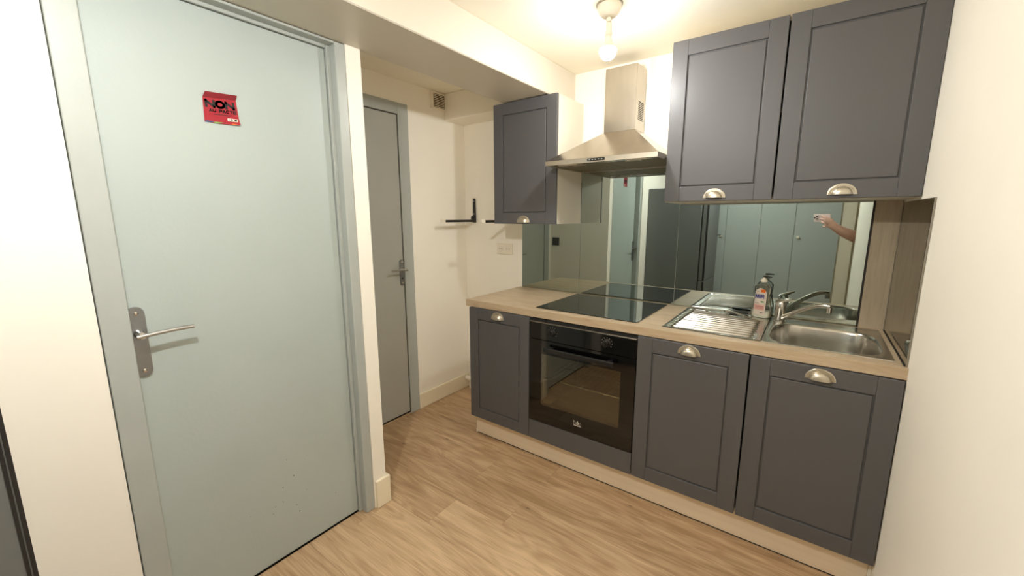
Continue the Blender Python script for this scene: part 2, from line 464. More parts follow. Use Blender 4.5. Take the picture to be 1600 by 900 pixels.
# ---- door_2 (grey door in the recess) ----
d2 = thing('door_2', (XF, -.9, 0), 'narrow grey flush door at the back of the recess', 'door', kind='structure')
bm = bmesh.new()
box(bm, XF + .0005, XF + .012, -.624, -.543, .001, 2.100, .003, 2)
box(bm, XF + .0005, XF + .012, -1.25, -1.165, .001, 2.100, .003, 2)
box(bm, XF + .0005, XF + .012, -1.165, -.624, 2.030, 2.100, .003, 2)
fr2 = obj('door_frame', bm, BLUEF, d2)
obj('door_stop', bx(XF + .0005, XF + .003, -1.165, -.624, .0005, 2.03), DARKH, d2)
leaf2 = obj('door_leaf', bx(XF + .003, XF + .007, -1.160, -.630, .02, 2.024, .002), BLUE2, d2)
obj('threshold', bx(XF + .0005, XF + .012, -1.165, -.624, .0005, .008, .002), FLOORW, d2)
lever_set(leaf2, XF + .007, -.648, .933, 1.109, -1, .034, .115, 1.043, True)

# ------------------------------------------------------------------ cabinets
def cup_handle(parent, xc, y, zb):
    bm = bmesh.new(); o = (xc, y, zb)
    prof = [(.0465, 0), (.0465, .0026), (.0452, .0036), (.0390, .0036), (.0375, .0024), (.0345, .0024), (.0330, .0090), (.0295, .0165), (.0215, .0210), (.0100, .0226), (0, .0228)]
    lathe(bm, prof, o, (0, -1, 0), 28, 0, math.pi, sy=.90)
    inner = [(.0335, .0002), (.0318, .0080), (.0283, .0153), (.0205, .0198), (.0095, .0214), (0, .0216)]
    lathe(bm, inner, o, (0, -1, 0), 28, 0, math.pi, sy=.90)
    return obj('handle', bm, NICK, parent, 40)
def shaker_door(cab, x0, x1, z0, z1, yf, handle, hz):
    st = .067; th = .019; b = .0018
    pn = obj('door', bx(x0 + st - .008, x1 - st + .008, yf + .0085, yf + th - .001, z0 + st - .008, z1 - st + .008), SLATE, cab)
    # raised bead just inside the frame
    bm = bmesh.new()
    i = st + .005
    box(bm, x0 + i, x1 - i, yf + .0030, yf + .009, z0 + i, z1 - i, .0035, 2)
    obj('panel', bm, SLATE, pn)
    for xa, xb in ((x0, x0 + st), (x1 - st, x1)):
        obj('stile', bx(xa, xb, yf, yf + th, z0, z1, b, 2), SLATE, pn)
    for za, zb in ((z0, z0 + st), (z1 - st, z1)):
        obj('rail', bx(x0 + st, x1 - st, yf, yf + th, za, zb, b, 2), SLATE, pn)
    if handle: cup_handle(pn, (x0 + x1) / 2, yf - .0003, hz)
    return pn
def carcass(bm, x0, x1, y0, y1, z0, z1, top=True, shelf=True):
    t = .016
    box(bm, x0, x0 + t, y0, y1, z0, z1); box(bm, x1 - t, x1, y0, y1, z0, z1)
    box(bm, x0 + t, x1 - t, y0, y1, z0, z0 + t)
    if top: box(bm, x0 + t, x1 - t, y0, y1, z1 - t, z1)
    box(bm, x0 + t, x1 - t, y1 - .004, y1, z0 + t, z1 - t)
    if shelf: box(bm, x0 + t, x1 - t, y0 + .02, y1 - .004, (z0 + z1) / 2, (z0 + z1) / 2 + t)
    return bm
ZD0, ZD1 = .1404, .8462
YC = DY + .0205                                     # front of carcasses
c = thing('base_cabinet', (.223, -.3, 0), 'narrow slate grey base cabinet left of the oven, one panelled door', 'cabinet', 'base cabinets under the worktop')
obj('carcass', carcass(bmesh.new(), .001, .4435, YC, -.03, ZD0, ZD1 + .001), CARC, c)
shaker_door(c, .001, .4425, ZD0 - .001, ZD1, DY, True, .800)
c = thing('base_cabinet', (1.497, -.3, 0), 'wide slate grey sink cabinet with two panelled doors right of the oven', 'cabinet', 'base cabinets under the worktop')
obj('carcass', carcass(bmesh.new(), 1.0475, 1.9455, YC, -.03, ZD0, ZD1 + .001, top=False, shelf=False), CARC, c)
shaker_door(c, 1.0475, 1.4945, ZD0 - .001, ZD1, DY, True, .802)
shaker_door(c, 1.5010, 1.9460, ZD0 - .001, ZD1, DY, True, .799)
c = thing('oven_housing', (.745, -.3, 0), 'slate grey oven housing with a filler panel below the oven', 'cabinet', 'base cabinets under the worktop')
bm = bmesh.new()
box(bm, .4445, .4465, YC, -.03, ZD0, ZD1); box(bm, 1.0450, 1.0465, YC, -.03, ZD0, ZD1)
box(bm, .4465, 1.0450, YC, -.03, ZD0, ZD0 + .016); box(bm, .4465, 1.0450, YC + .001, -.03, .232, .246)
obj('carcass', bm, CARC, c)
obj('filler_panel', bx(.4455, 1.0440, DY, DY + .019, ZD0 - .001, .252, .0012, 2), SLATE, c)

# plinth
c = thing('plinth', (.97, -.5366, 0), 'long brushed aluminium plinth board along the floor under the units', 'plinth')
obj('board', bx(.0003, 1.940, -.5366, -.5216, .004, .1385, .001), PLINTH, c)
obj('floor_seal', bx(.0003, 1.940, -.5376, -.5226, .0006, .004), MASTIC, c)
bm = bmesh.new(); prism(bm, [(-.0018, -.5386, .001), (.0115, -.5386, .001), (.0035, -.5386, .022), (-.0018, -.5386, .022)], (0, .002, 0))
obj('end_clip', bm, WHITEP, c)
obj('end_filler', bx(1.9405, 1.9490, -.545, -.525, .001, .1385), WHITEP, c)
obj('end_cap', bx(-.0018, .0003, -.5366, -.5186, .001, .1385), NICK, c)

# worktop
WT0, WT1 = .8492, .8894
SX0, SX1, SY0, SY1 = 1.130, 1.926, -.522, -.030      # sink cut-out outline
bm = bmesh.new()
X0, X1, Y0, Y1 = -.0305, 1.9495, -.582, -.0002
cx0, cx1, cy0, cy1 = SX0 + .012, SX1 - .012, SY0 + .012, SY1 - .012
for zz in (WT0, WT1): pass
def ring_slab(bm, o, i, z0, z1):
    (ax0, ax1, ay0, ay1), (bx0, bx1, by0, by1) = o, i
    O_ = [(ax0, ay0), (ax1, ay0), (ax1, ay1), (ax0, ay1)]; I_ = [(bx0, by0), (bx1, by0), (bx1, by1), (bx0, by1)]
    ob = [bm.verts.new((*p, z0)) for p in O_]; ot = [bm.verts.new((*p, z1)) for p in O_]
    ib = [bm.verts.new((*p, z0)) for p in I_]; it = [bm.verts.new((*p, z1)) for p in I_]
    for k in range(4):
        j = (k + 1) % 4
        bm.faces.new((ot[k], ot[j], it[j], it[k])); bm.faces.new((ob[j], ob[k], ib[k], ib[j]))
        bm.faces.new((ob[k], ob[j], ot[j], ot[k])); bm.faces.new((ib[j], ib[k], it[k], it[j]))
    es = [e for e in bm.edges if all(abs(v.co.y - ay0) < 1e-6 for v in e.verts) and abs(e.verts[0].co.z - e.verts[1].co.z) < 1e-6]
    bmesh.ops.bevel(bm, geom=es, offset=.002, segments=2, affect='EDGES')
ring_slab(bm, (X0, X1, Y0, Y1), (cx0, cx1, cy0, cy1), WT0, WT1)
wt = tag(obj('worktop', bm, TOPW), 'light oak laminate worktop across all base units', 'worktop')

# ------------------------------------------------------------------ splashback mirrors
def mirror_panel(x0, x1, z1, label):
    return tag(obj('mirror_panel', bx(x0, x1, -.0065, -.0005, WT1 + .0015, z1, .0006), MIRROR), label, 'mirror', 'smoked mirror splashback panels')
mirror_panel(-.011, .4430, 1.60, 'smoked mirror panel at the left end of the splashback, behind the oak corner')
mirror_panel(.4448, 1.0432, 1.70, 'tall smoked mirror panel behind the hob, rising up to the hood')
m3 = mirror_panel(1.0450, 1.8475, 1.4535, 'wide smoked mirror panel behind the sink, under the double wall cabinet')
obj('sealant', bx(1.8477, 1.8550, -.006, -.0006, WT1 + .0015, 1.4535), MASTIC, m3)
pr = tag(obj('mirror_panel', bx(1.9435, 1.9495, -.562, -.0068, WT1 + .0015, 1.4455, .0006), MIRROR2), 'smoked mirror panel on the right side wall at the end of the worktop', 'mirror', 'smoked mirror splashback panels')
obj('sealant', bx(1.9405, 1.9433, -.560, -.008, WT1 + .0002, WT1 + .0030), MASTIC, pr)

# ------------------------------------------------------------------ hob
c = thing('hob', (.733, -.27, WT1), 'black glass induction hob set flat in the worktop above the oven', 'hob')
obj('glass_plate', bx(.447, 1.020, -.530, -.036, WT1 + .0006, WT1 + .0046, .0012, 2), HOBG, c)
bm = bmesh.new()
for i in range(5): box(bm, .73 + i * .012, .738 + i * .012, -.507, -.5055, WT1 + .0047, WT1 + .0049)
obj('touch_marks', bm, GREYP, c)
lettering('logo_print', 'beko', (.700, -.485, WT1 + .0048), (1, 0, 0), (0, 1, 0), .034, .010, .0018, GREYP, c, .0001)

# ------------------------------------------------------------------ oven
OY = -.5905
ov = thing('oven', (.745, -.3, .246), 'black built-in oven with two knobs and a glass door', 'oven')
obj('control_panel', bx(.4480, 1.0440, OY, OY + .03, .7350, .8260, .0015, 2), BGLASS, ov)
obj('top_trim', bx(.4480, 1.0440, OY - .001, OY + .03, .8265, .8295, .0008), STEEL, ov)
obj('top_gap', bx(.4480, 1.0440, OY + .012, OY + .03, .8300, .8450), BLACKP, ov)
def knob(x, z):
    bm = bmesh.new()
    lathe(bm, [(.0205, 0), (.0205, .004), (.0175, .007), (.0165, .022), (.0145, .025), (0, .0255)], (x, OY - .0004, z), (0, -1, 0), 26)
    kb = obj('knob', bm, BLACKP, ov, 40)
    obj('grip', bx(x - .003, x + .003, OY - .032, OY - .0255, z - .014, z + .014, .0015), BLACKP, kb)
    bm = bmesh.new()
    for i in range(9):
        a = math.radians(-35 + i * 31.25)
        lathe(bm, [(.0014, 0), (.0012, .0002), (0, .0003)], (x + .027 * math.cos(a), OY - .0003, z + .027 * math.sin(a)), (0, -1, 0), 6)
    obj('scale_dots', bm, WHITEK, kb)
knob(.594, .7850); knob(.898, .7850)
# oven door: glass frame with window
GX0, GX1, GZ0, GZ1 = .522, .974, .360, .655
bm = bmesh.new()
def frame_y(bm, o, i, y0, y1):
    (ax0, ax1, az0, az1), (bx0, bx1, bz0, bz1) = o, i
    O_ = [(ax0, az0), (ax1, az0), (ax1, az1), (ax0, az1)]; I_ = [(bx0, bz0), (bx1, bz0), (bx1, bz1), (bx0, bz1)]
    of = [bm.verts.new((p[0], y0, p[1])) for p in O_]; ob = [bm.verts.new((p[0], y1, p[1])) for p in O_]
    jf = [bm.verts.new((p[0], y0, p[1])) for p in I_]; jb = [bm.verts.new((p[0], y1, p[1])) for p in I_]
    for k in range(4):
        j = (k + 1) % 4
        bm.faces.new((of[k], of[j], jf[j], jf[k])); bm.faces.new((ob[j], ob[k], jb[k], jb[j]))
        bm.faces.new((of[k], of[j], ob[j], ob[k])); bm.faces.new((jf[j], jf[k], jb[k], jb[j]))
frame_y(bm, (.4480, 1.0440, .2565, .7320), (GX0, GX1, GZ0, GZ1), OY, OY + .028)
od = obj('oven_door', bm, BGLASS, ov)
obj('window', bx(GX0, GX1, OY + .001, OY + .004, GZ0, GZ1), OVENG, od)
bm = bmesh.new()
box(bm, .560, .950, OY - .040, OY - .026, .682, .706, .005, 2)
obj('handle', bm, BLACKP, od)
for x in (.590, .920):
    obj('handle_bracket', bx(x - .012, x + .012, OY - .027, OY - .0005, .685, .703, .002), BLACKP, od)
lettering('logo_print', 'beko', (.753, OY - .0003, .318), (1, 0, 0), (0, 0, 1), .044, .017, .0032, WHITEK, od, .0004)
obj('logo_bar', bx(.7315, .7745, OY - .0007, OY - .0003, .3035, .3065), WHITEK, od)
bm = bmesh.new()                                    # cavity, open to the front
box(bm, .500, .996, -.12, -.118, .300, .700); box(bm, .500, .502, OY + .03, -.12, .300, .700); box(bm, .994, .996, OY + .03, -.12, .300, .700)
box(bm, .500, .996, OY + .03, -.12, .300, .302); box(bm, .500, .996, OY + .03, -.12, .698, .700)
obj('cavity', bm, CAVITY, ov)
bm = bmesh.new()
for i in range(16): tube(bm, [(.515 + i * .031, OY + .05, .498), (.515 + i * .031, -.14, .498)], .0018, 6)
for y in (OY + .05, -.34, -.14): tube(bm, [(.504, y, .496), (.992, y, .496)], .0032, 6)
obj('rack', bm, CHROME, ov)

# ------------------------------------------------------------------ hood
hd = thing('cooker_hood', (.747, -.2, 1.656), 'stainless steel pyramid cooker hood with a square chimney', 'cooker hood')
HX0, HX1, HY, HZ0, HZ1 = .447, 1.0455, -.4475, 1.6559, 1.680
CX0, CX1, CY_, CZ0, CZ1 = .6446, .8224, -.1486, 1.8503, 2.1814
bm = bmesh.new()
pb = [(HX0, HY), (HX1, HY), (HX1, -.0075), (HX0, -.0075)]
pt = [(CX0, CY_), (CX1, CY_), (CX1, -.0075), (CX0, -.0075)]
v1 = [bm.verts.new((*p, HZ1)) for p in pb]; v2 = [bm.verts.new((*p, CZ0)) for p in pt]
for k in range(4):
    j = (k + 1) % 4; bm.faces.new((v1[k], v1[j], v2[j], v2[k]))
bm.faces.new(v2); bm.faces.new(v1[::-1])
obj('canopy', bm, STEELH, hd)
bm = bmesh.new()
box(bm, HX0, HX1, HY, HY + .004, HZ0, HZ1, .0008); box(bm, HX0, HX0 + .004, HY + .004, -.0075, HZ0, HZ1); box(bm, HX1 - .004, HX1, HY + .004, -.0075, HZ0, HZ1); box(bm, HX0 + .004, HX1 - .004, -.012, -.0075, HZ0, HZ1)
obj('lip', bm, STEEL, hd)
for xa, xb in ((HX0 + .010, .7435), (.7505, HX1 - .010)):
    f = obj('filter', bx(xa, xb, HY + .085, -.030, HZ0 + .006, HZ0 + .012, .002), FILT, hd)
    obj('filter_latch', bx((xa + xb) / 2 - .04, (xa + xb) / 2 + .04, HY + .095, HY + .115, HZ0 + .003, HZ0 + .006, .001), STEEL, f)
obj('light_bar', bx(HX0 + .006, HX1 - .006, HY + .006, HY + .08, HZ0 + .004, HZ0 + .012, .001), STEELH, hd)
for x in (.56, .93):
    obj('lamp_lens', bx(x - .05, x + .05, HY + .03, HY + .062, HZ0 + .001, HZ0 + .004, .001), WHITEP, hd)
cp = obj('control_strip', bx(.695, .789, HY - .0012, HY - .0001, HZ0 + .006, HZ0 + .020), BLACKP, hd)
for i in range(5):
    obj('button', bx(.703 + i * .0165, .711 + i * .0165, HY - .0028, HY - .0012, HZ0 + .0105, HZ0 + .0155, .0005), CHROME, cp)
ch = obj('chimney', bx(CX0, CX1, CY_, -.0075, CZ0, CZ1, .0008), STEELH, hd)
for i in range(11):
    z = 1.906 + i * .009
    obj('vent_slot', bx(CX1 - .001, CX1 + .0006, -.112, -.030, z, z + .0042), DARKH, ch)

# ------------------------------------------------------------------ wall cabinets
c = thing('wall_cabinet', (.217, -.16, 1.3458), 'small slate grey wall cabinet left of the hood, under the beam', 'wall cabinet', 'wall cabinets beside the hood')
obj('carcass', carcass(bmesh.new(), -.0080, .4425, UY + .0205, -.0075, 1.3458, 2.0589), CARC, c)
shaker_door(c, -.0080, .4425, 1.3448, 2.0589, UY, True, 1.353)
c = thing('wall_cabinet', (1.498, -.16, 1.4555), 'large slate grey wall cabinet with two doors right of the hood', 'wall cabinet', 'wall cabinets beside the hood')
obj('carcass', carcass(bmesh.new(), 1.0492, 1.9485, UY + .0205, -.0010, 1.4555, 2.1682), CARC, c)
shaker_door(c, 1.0492, 1.4915, 1.4575, 2.1682, UY, True, 1.471)
shaker_door(c, 1.4980, 1.9485, 1.4575, 2.1682, UY, True, 1.471)

# ------------------------------------------------------------------ sink
sk = thing('sink', (1.53, -.27, WT1), 'stainless steel inset sink with a ribbed drainer on the left', 'sink')
ZS = WT1 + .0035
BX0, BX1, BY0, BY1 = 1.545, 1.900, -.500, -.135
XM = 1.520
bm = bmesh.new()
# basin half: rectangle edge to superellipse bowl
n = 72
ccx, ccy = (BX0 + BX1) / 2, (BY0 + BY1) / 2
def sup(a, hx, hy, e):
    c_, s_ = math.cos(a), math.sin(a)
    return (math.copysign(abs(c_) ** (2 / e), c_) * hx, math.copysign(abs(s_) ** (2 / e), s_) * hy)
def rect_pt(dx, dy):
    # from bowl centre outwards to the rectangle XM..SX1, SY0..SY1
    t = min(((SX1 if dx > 0 else XM) - ccx) / dx if abs(dx) > 1e-9 else 9e9, ((SY1 if dy > 0 else SY0) - ccy) / dy if abs(dy) > 1e-9 else 9e9)
    return ccx + dx * t, ccy + dy * t
rings = []
hx, hy = (BX1 - BX0) / 2, (BY1 - BY0) / 2
angs = [2 * math.pi * k / n for k in range(n)]
for cxn, cyn in ((XM, SY0), (SX1, SY0), (SX1, SY1), (XM, SY1)):
    a = math.atan2(cyn - ccy, cxn - ccx) % (2 * math.pi)
    i = min(range(n), key=lambda q: abs(angs[q] - a)); angs[i] = a
outer = [rect_pt(math.cos(a), math.sin(a)) for a in angs]
rings.append([bm.verts.new((x, y, ZS - .003)) for x, y in outer])
rings.append([bm.verts.new((ccx + (x - ccx) * .985, ccy + (y - ccy) * .985, ZS)) for x, y in outer])
def srot(a, hx, hy, e, z):
    # superellipse point in the direction a
    c_, s_ = math.cos(a), math.sin(a)
    r = (abs(c_ / hx) ** e + abs(s_ / hy) ** e) ** (-1 / e)
    return bm.verts.new((ccx + r * c_, ccy + r * s_, z))
for sc_, e, z in ((1.05, 4.2, ZS), (1.02, 4.2, ZS - .001), (1.0, 4.2, ZS - .005), (.985, 4.2, ZS - .015), (.95, 4.2, ZS - .08), (.92, 4.2, ZS - .125), (.86, 4.0, ZS - .145), (.74, 3.5, ZS - .152), (.2, 2, ZS - .155), (.12, 2, ZS - .156)):
    rings.append([srot(a, hx * sc_, hy * sc_, e, z) for a in angs])
for a, b in zip(rings, rings[1:]):
    for k in range(n): bm.faces.new((a[k], a[(k + 1) % n], b[(k + 1) % n], b[k]))
bm.faces.new(rings[-1])
obj('basin', bm, STEELB, sk, 35)
bm = bmesh.new(); lathe(bm, [(.045, 0), (.045, .003), (.036, .004), (.03, .002), (0, .001)], (ccx, ccy, ZS - .1555), n=24)
obj('drain', bm, CHROME, sk, 40)
# drainer half as a pressed sheet
bm = bmesh.new()
nx, ny = 44, 150
gx = [SX0 + (XM - SX0) * i / nx for i in range(nx + 1)]
gy = [SY0 + (SY1 - SY0) * j / ny for j in range(ny + 1)]
def sstep(a, b, x):
    t = max(0, min(1, (x - a) / (b - a))); return t * t * (3 - 2 * t)
def drain_z(x, y):
    ex = min(x - SX0, 9); ey = min(y - SY0, SY1 - y)
    edge = min(ex, ey)
    z = -.003 + .003 * sstep(0, .006, edge)
    back = -.062 - .075 * sstep(1.20, 1.46, x)                   # slanting back edge of the pressed field
    ins = sstep(.018, .028, ex) * sstep(.018, .028, y - SY0) * sstep(0, .010, back - y) * (1 - sstep(1.492, 1.506, x))
    z -= .0035 * ins
    # ribs along x
    p = (y + .478) / .040
    k_ = round(p)
    if 0 <= k_ <= 10:
        yc = -.478 + .040 * k_
        lim = back - .012
        rib = (1 - sstep(.002, .0085, abs(y - yc))) * sstep(1.163, 1.172, x) * (1 - sstep(1.478, 1.490, x)) * (1 if yc < lim else 0)
        z += .0090 * rib * ins
    return ZS + z
vv = [[bm.verts.new((x, y, drain_z(x, y))) for y in gy] for x in gx]
for i in range(nx):
    for j in range(ny): bm.faces.new((vv[i][j], vv[i + 1][j], vv[i + 1][j + 1], vv[i][j + 1]))
obj('drainer', bm, STEELB, sk, 60)

# tap
tx, ty = 1.560, -.105
tp = thing('kitchen_tap', (tx, ty, ZS), 'chrome mixer tap with a swivel spout behind the sink bowl', 'tap')
bm = bmesh.new(); lathe(bm, [(.027, .0005), (.027, .004), (.0225, .008), (.0215, .070), (.0225, .071), (.0225, .086), (.019, .094), (0, .097)], (tx, ty, ZS), n=28)
obj('body', bm, CHROME, tp, 35)
bm = bmesh.new()
tube(bm, [(tx - .02, ty + .004, ZS + .090), (tx, ty, ZS + .098), (tx + .018, ty - .012, ZS + .106), (tx + .042, ty - .028, ZS + .116)], [.010, .0155, .011, .005], 14, flat=.7)
obj('lever', bm, CHROME, tp, 50)
bm = bmesh.new()
sp = [(tx + .008, ty - .010, ZS + .022), (tx + .035, ty - .028, ZS + .042), (tx + .085, ty - .056, ZS + .080), (tx + .120, ty - .075, ZS + .101), (tx + .142, ty - .088, ZS + .110), (tx + .165, ty - .098, ZS + .1125), (tx + .182, ty - .106, ZS + .111)]
tube(bm, sp, [.011, .0108, .0105, .0105, .0105, .0108, .011], 14)
obj('spout', bm, CHROME, tp, 50)
bm = bmesh.new(); lathe(bm, [(.0095, .0), (.0115, .001), (.0115, .016), (.0118, .026), (0, .027)], (tx + .178, ty - .104, ZS + .083), n=18)
obj('aerator', bm, CHROME, tp, 40)

# dish soap bottle
bxc, byc = 1.478, -.062
bt = thing('soap_bottle', (bxc, byc, ZS), 'clear waisted dish soap bottle with a paper label behind the drainer', 'bottle')
def bprof(z):
    # half width at height z (m)
    pts = [(0, .040), (.006, .0455), (.03, .0470), (.055, .0440), (.085, .0360), (.110, .0330), (.130, .0365), (.150, .0365), (.163, .027), (.172, .014), (.180, .0125)]
    for (za, ra), (zb, rb) in zip(pts, pts[1:]):
        if za <= z <= zb:
            t = (z - za) / (zb - za); t = t * t * (3 - 2 * t); return ra + (rb - ra) * t
    return pts[-1][1]
BR = Matrix.Rotation(math.radians(-18), 3, 'Z')
def bpt(lx, ly, z): 
    v = BR @ Vector((lx, ly, 0)); return (bxc + v.x, byc + v.y, ZS + .0008 + z)
def shell(z0, z1, k, n=28, m=26):
    bm = bmesh.new(); rings = []
    for i in range(m + 1):
        z = z0 + (z1 - z0) * i / m; r = bprof(z) * k
        dp = min(.023 * k, r)
        rings.append([bm.verts.new(bpt(r * math.copysign(abs(math.cos(a)) ** .8, math.cos(a)), dp * math.copysign(abs(math.sin(a)) ** .8, math.sin(a)), z)) for a in [2 * math.pi * q / n for q in range(n)]])
    for a, b in zip(rings, rings[1:]):
        for q in range(n): bm.faces.new((a[q], a[(q + 1) % n], b[(q + 1) % n], b[q]))
    bm.faces.new(rings[0][::-1]); bm.faces.new(rings[-1])
    return bm
obj('bottle_body', shell(0, .18, 1.0), BOTTLEG, bt, 50)
obj('liquid', shell(.001, .034, .95, m=8), mat('milky_soap', srgb(226, 222, 204), 0.4), bt, 50)
# label wrapped on the flat front
def label_sheet(z0, z1, hw, off, material, name, lx0=None, lx1=None, arch=False):
    bm = bmesh.new(); rows = []
    m, q = 14, 10
    for i in range(m + 1):
        z = z0 + (z1 - z0) * i / m
        a, b = (-hw, hw) if lx0 is None else (lx0, lx1)
        if arch and z > z1 - hw: k_ = math.sqrt(max(.02, 1 - ((z - z1 + hw) / hw) ** 2)); a *= k_; b *= k_
        row = []
        for j in range(q + 1):
            lx = a + (b - a) * j / q
            r = bprof(z); dp = min(.023, r)
            c_ = min(.999, abs(lx) / r) ** (1 / .8)
            s_ = math.sqrt(max(0, 1 - c_ * c_)) ** .8
            row.append(bm.verts.new(bpt(lx, -dp * s_ - off, z)))
        rows.append(row)
    for i in range(m):
        for j in range(q): bm.faces.new((rows[i][j], rows[i][j + 1], rows[i + 1][j + 1], rows[i + 1][j]))
    bmesh.ops.solidify(bm, geom=bm.faces[:], thickness=.0003)
    return obj(name, bm, material, lab if name != 'label' else bt, 40)
lab = None
lab = label_sheet(.016, .148, .0265, .0006, LABELK, 'label', arch=True)
label_sheet(.128, .142, .02, .0013, ORANGEK, 'price_sticker', .001, .021)
label_sheet(.040, .066, .02, .0011, PINKK, 'print_band', -.025, .022)
label_sheet(.078, .084, .02, .0011, GREENK, 'print_band', .004, .018)
label_sheet(.024, .028, .02, .0011, INK, 'print_band', .006, .017)
label_sheet(.056, .0575, .02, .0016, REDD, 'print_line', -.02, .018)
label_sheet(.049, .0500, .02, .0016, REDD, 'print_line', -.02, .016)
label_sheet(.072, .0735, .02, .0016, INK, 'print_line', -.022, -.004)
label_sheet(.130, .1315, .02, .0016, INK, 'print_line', -.017, -.007)
X_ = BR @ Vector((1, 0, 0)); Y_ = BR @ Vector((0, -1, 0))
lettering('name_print', 'MiR', Vector(bpt(-.001, -.0250, .1075)), X_, (0, 0, 1), .041, .020, .0038, BLUEK, lab, .0006, .34)
bm = bmesh.new(); lathe(bm, [(.0145, .178), (.0145, .188), (.012, .192), (.006, .193), (.006, .201), (0, .202)], (bxc, byc, ZS), n=20)
capo = obj('cap', bm, WHITEP, bt, 40)
bm = bmesh.new()
tube(bm, [(bxc - .004, byc, ZS + .2035), (bxc + .012, byc - .004, ZS + .2045), (bxc + .032, byc - .010, ZS + .2035)], [.0062, .0055, .0035], 10, flat=.7)
obj('pump_spout', bm, BLACKP, capo, 50)

# corkscrew lying on the drainer
ks = thing('corkscrew', (1.38, -.085, ZS), 'small metal corkscrew lying on the drainer beside the soap bottle', 'corkscrew')
bm = bmesh.new()
tube(bm, [(1.325, -.062, ZS + .009), (1.352, -.074, ZS + .0095), (1.388, -.100, ZS + .0095), (1.418, -.128, ZS + .009)], [.0075, .0055, .0045, .0055], 10)
obj('shaft', bm, CHROME, ks, 50)
bm = bmesh.new(); lathe(bm, [(.0, 0), (.0115, .001), (.0125, .006), (.0085, .010), (0, .011)], (1.430, -.136, ZS + .0012), n=16)
obj('ring_end', bm, CHROME, ks, 40)
bm = bmesh.new(); tube(bm, [(1.336, -.060, ZS + .008), (1.37, -.052, ZS + .008), (1.41, -.046, ZS + .008), (1.424, -.044, ZS + .008)], [.006, .0075, .0075, .005], 10)
obj('handle', bm, BLACKP, ks, 50)
bm = bmesh.new(); tube(bm, [(1.318, -.071, ZS + .009), (1.340, -.055, ZS + .009)], .0062, 10)
obj('hinge', bm, CHROME, ks, 50)

# ------------------------------------------------------------------ recess fittings
def bracket(x, label):
    b = thing('shelf_bracket', (x, 0, 1.345), label, 'bracket', 'folding microwave brackets on the recess wall')
    bm = bmesh.new(); prism(bm, [(x - .011, -.0005, 1.527), (x + .011, -.0005, 1.527), (x + .015, -.0005, 1.345), (x - .015, -.0005, 1.345)], (0, -.010, 0))
    bmesh.ops.bevel(bm, geom=bm.edges[:], offset=.0015, segments=1, affect='EDGES')
    pl_ = obj('wall_plate', bm, BLACKP, b)
    for z in (1.505, 1.41):
        bm = bmesh.new(); lathe(bm, [(.0045, 0), (.004, .002), (0, .003)], (x, -.0108, z), (0, -1, 0), 10); obj('screw', bm, CHROME, pl_)
    bm = bmesh.new(); prism(bm, [(x - .013, -.010, 1.348), (x - .013, -.036, 1.348), (x - .013, -.030, 1.392), (x - .013, -.010, 1.400)], (.026, 0, 0)); obj('hinge_block', bm, BLACKP, b)
    obj('arm', bx(x - .010, x + .010, -.322, -.030, 1.349, 1.367, .002), BLACKP, b)
    obj('rubber_cap', bx(x - .011, x + .011, -.352, -.322, 1.3485, 1.3685, .003, 2), WHITEP, b)
bracket(-.460, 'black folding bracket nearest the recess corner, arm sticking out')
bracket(-.094, 'black folding bracket half hidden behind the small wall cabinet')
so = thing('double_socket', (-.169, 0, 1.114), 'white double power socket on the wall above the worktop end', 'socket')
pl_ = obj('face_plate', bx(-.240, -.098, -.010, -.0006, 1.116, 1.196, .003, 2), WHITEP, so)
for x in (-.204, -.134):
    bm = bmesh.new(); lathe(bm, [(.0215, 0), (.0215, .0015), (.019, .002), (.018, .0005), (0, .0004)], (x, -.0101, 1.156), (0, -1, 0), 24)
    w_ = obj('socket_well', bm, WHITEP, so, 40)
    bm = bmesh.new()
    for dx, dz in ((-.0095, 0), (.0095, 0)): lathe(bm, [(.0028, 0), (.0028, .0006), (0, .0007)], (x + dx, -.0112, 1.156 + dz), (0, -1, 0), 8)
    obj('pin_holes', bm, DARKH, w_)
vt = thing('vent_grille', (XF, -.265, 2.125), 'small square louvred air vent high on the recess wall', 'vent')
obj('frame', bx(XF + .0005, XF + .010, -.335, -.190, 2.124, 2.238, .003, 2), WHITEP, vt)
obj('opening', bx(XF + .010, XF + .0104, -.310, -.205, 2.138, 2.226), VENTD, vt)
for i in range(8):
    z = 2.1415 + i * .0110
    bm = bmesh.new(); prism(bm, [(XF + .0105, -.309, z), (XF + .0105, -.309, z + .0036), (XF + .0128, -.309, z + .0022), (XF + .0128, -.309, z - .0012)], (0, .103, 0))
    obj('slat', bm, WHITEP, vt)
sw = thing('light_switch', (-.49, YP, 1.10), 'dark grey square light switch on the recess side wall', 'switch')
obj('switch_plate', bx(-.530, -.450, YP + .0005, YP + .009, 1.098, 1.178, .002), GREYP, sw)
obj('rocker', bx(-.515, -.465, YP + .009, YP + .012, 1.113, 1.163, .0015), GREYP, sw)
pp = thing('water_valve', (-.512, -.05, .03), 'white water pipe with a stop valve in the recess corner', 'pipe')
bm = bmesh.new(); tube(bm, [(-.505, -.03, .40), (-.508, -.032, .33), (-.500, -.045, .27), (-.498, -.05, .235)], .0045, 8); obj('hose', bm, PIPE, pp, 50)
bm = bmesh.new(); lathe(bm, [(.014, .19), (.017, .193), (.017, .21), (.012, .214), (.012, .222), (.017, .226), (.017, .24), (0, .242)], (-.500, -.045, 0), n=16); obj('valve', bm, PIPE, pp, 40)
bm = bmesh.new(); tube(bm, [(-.500, -.045, .19), (-.500, -.045, .13), (-.500, -.045, .02), (-.500, -.045, .001)], [.010, .010, .010, .010], 12); obj('riser', bm, PIPE, pp, 50)
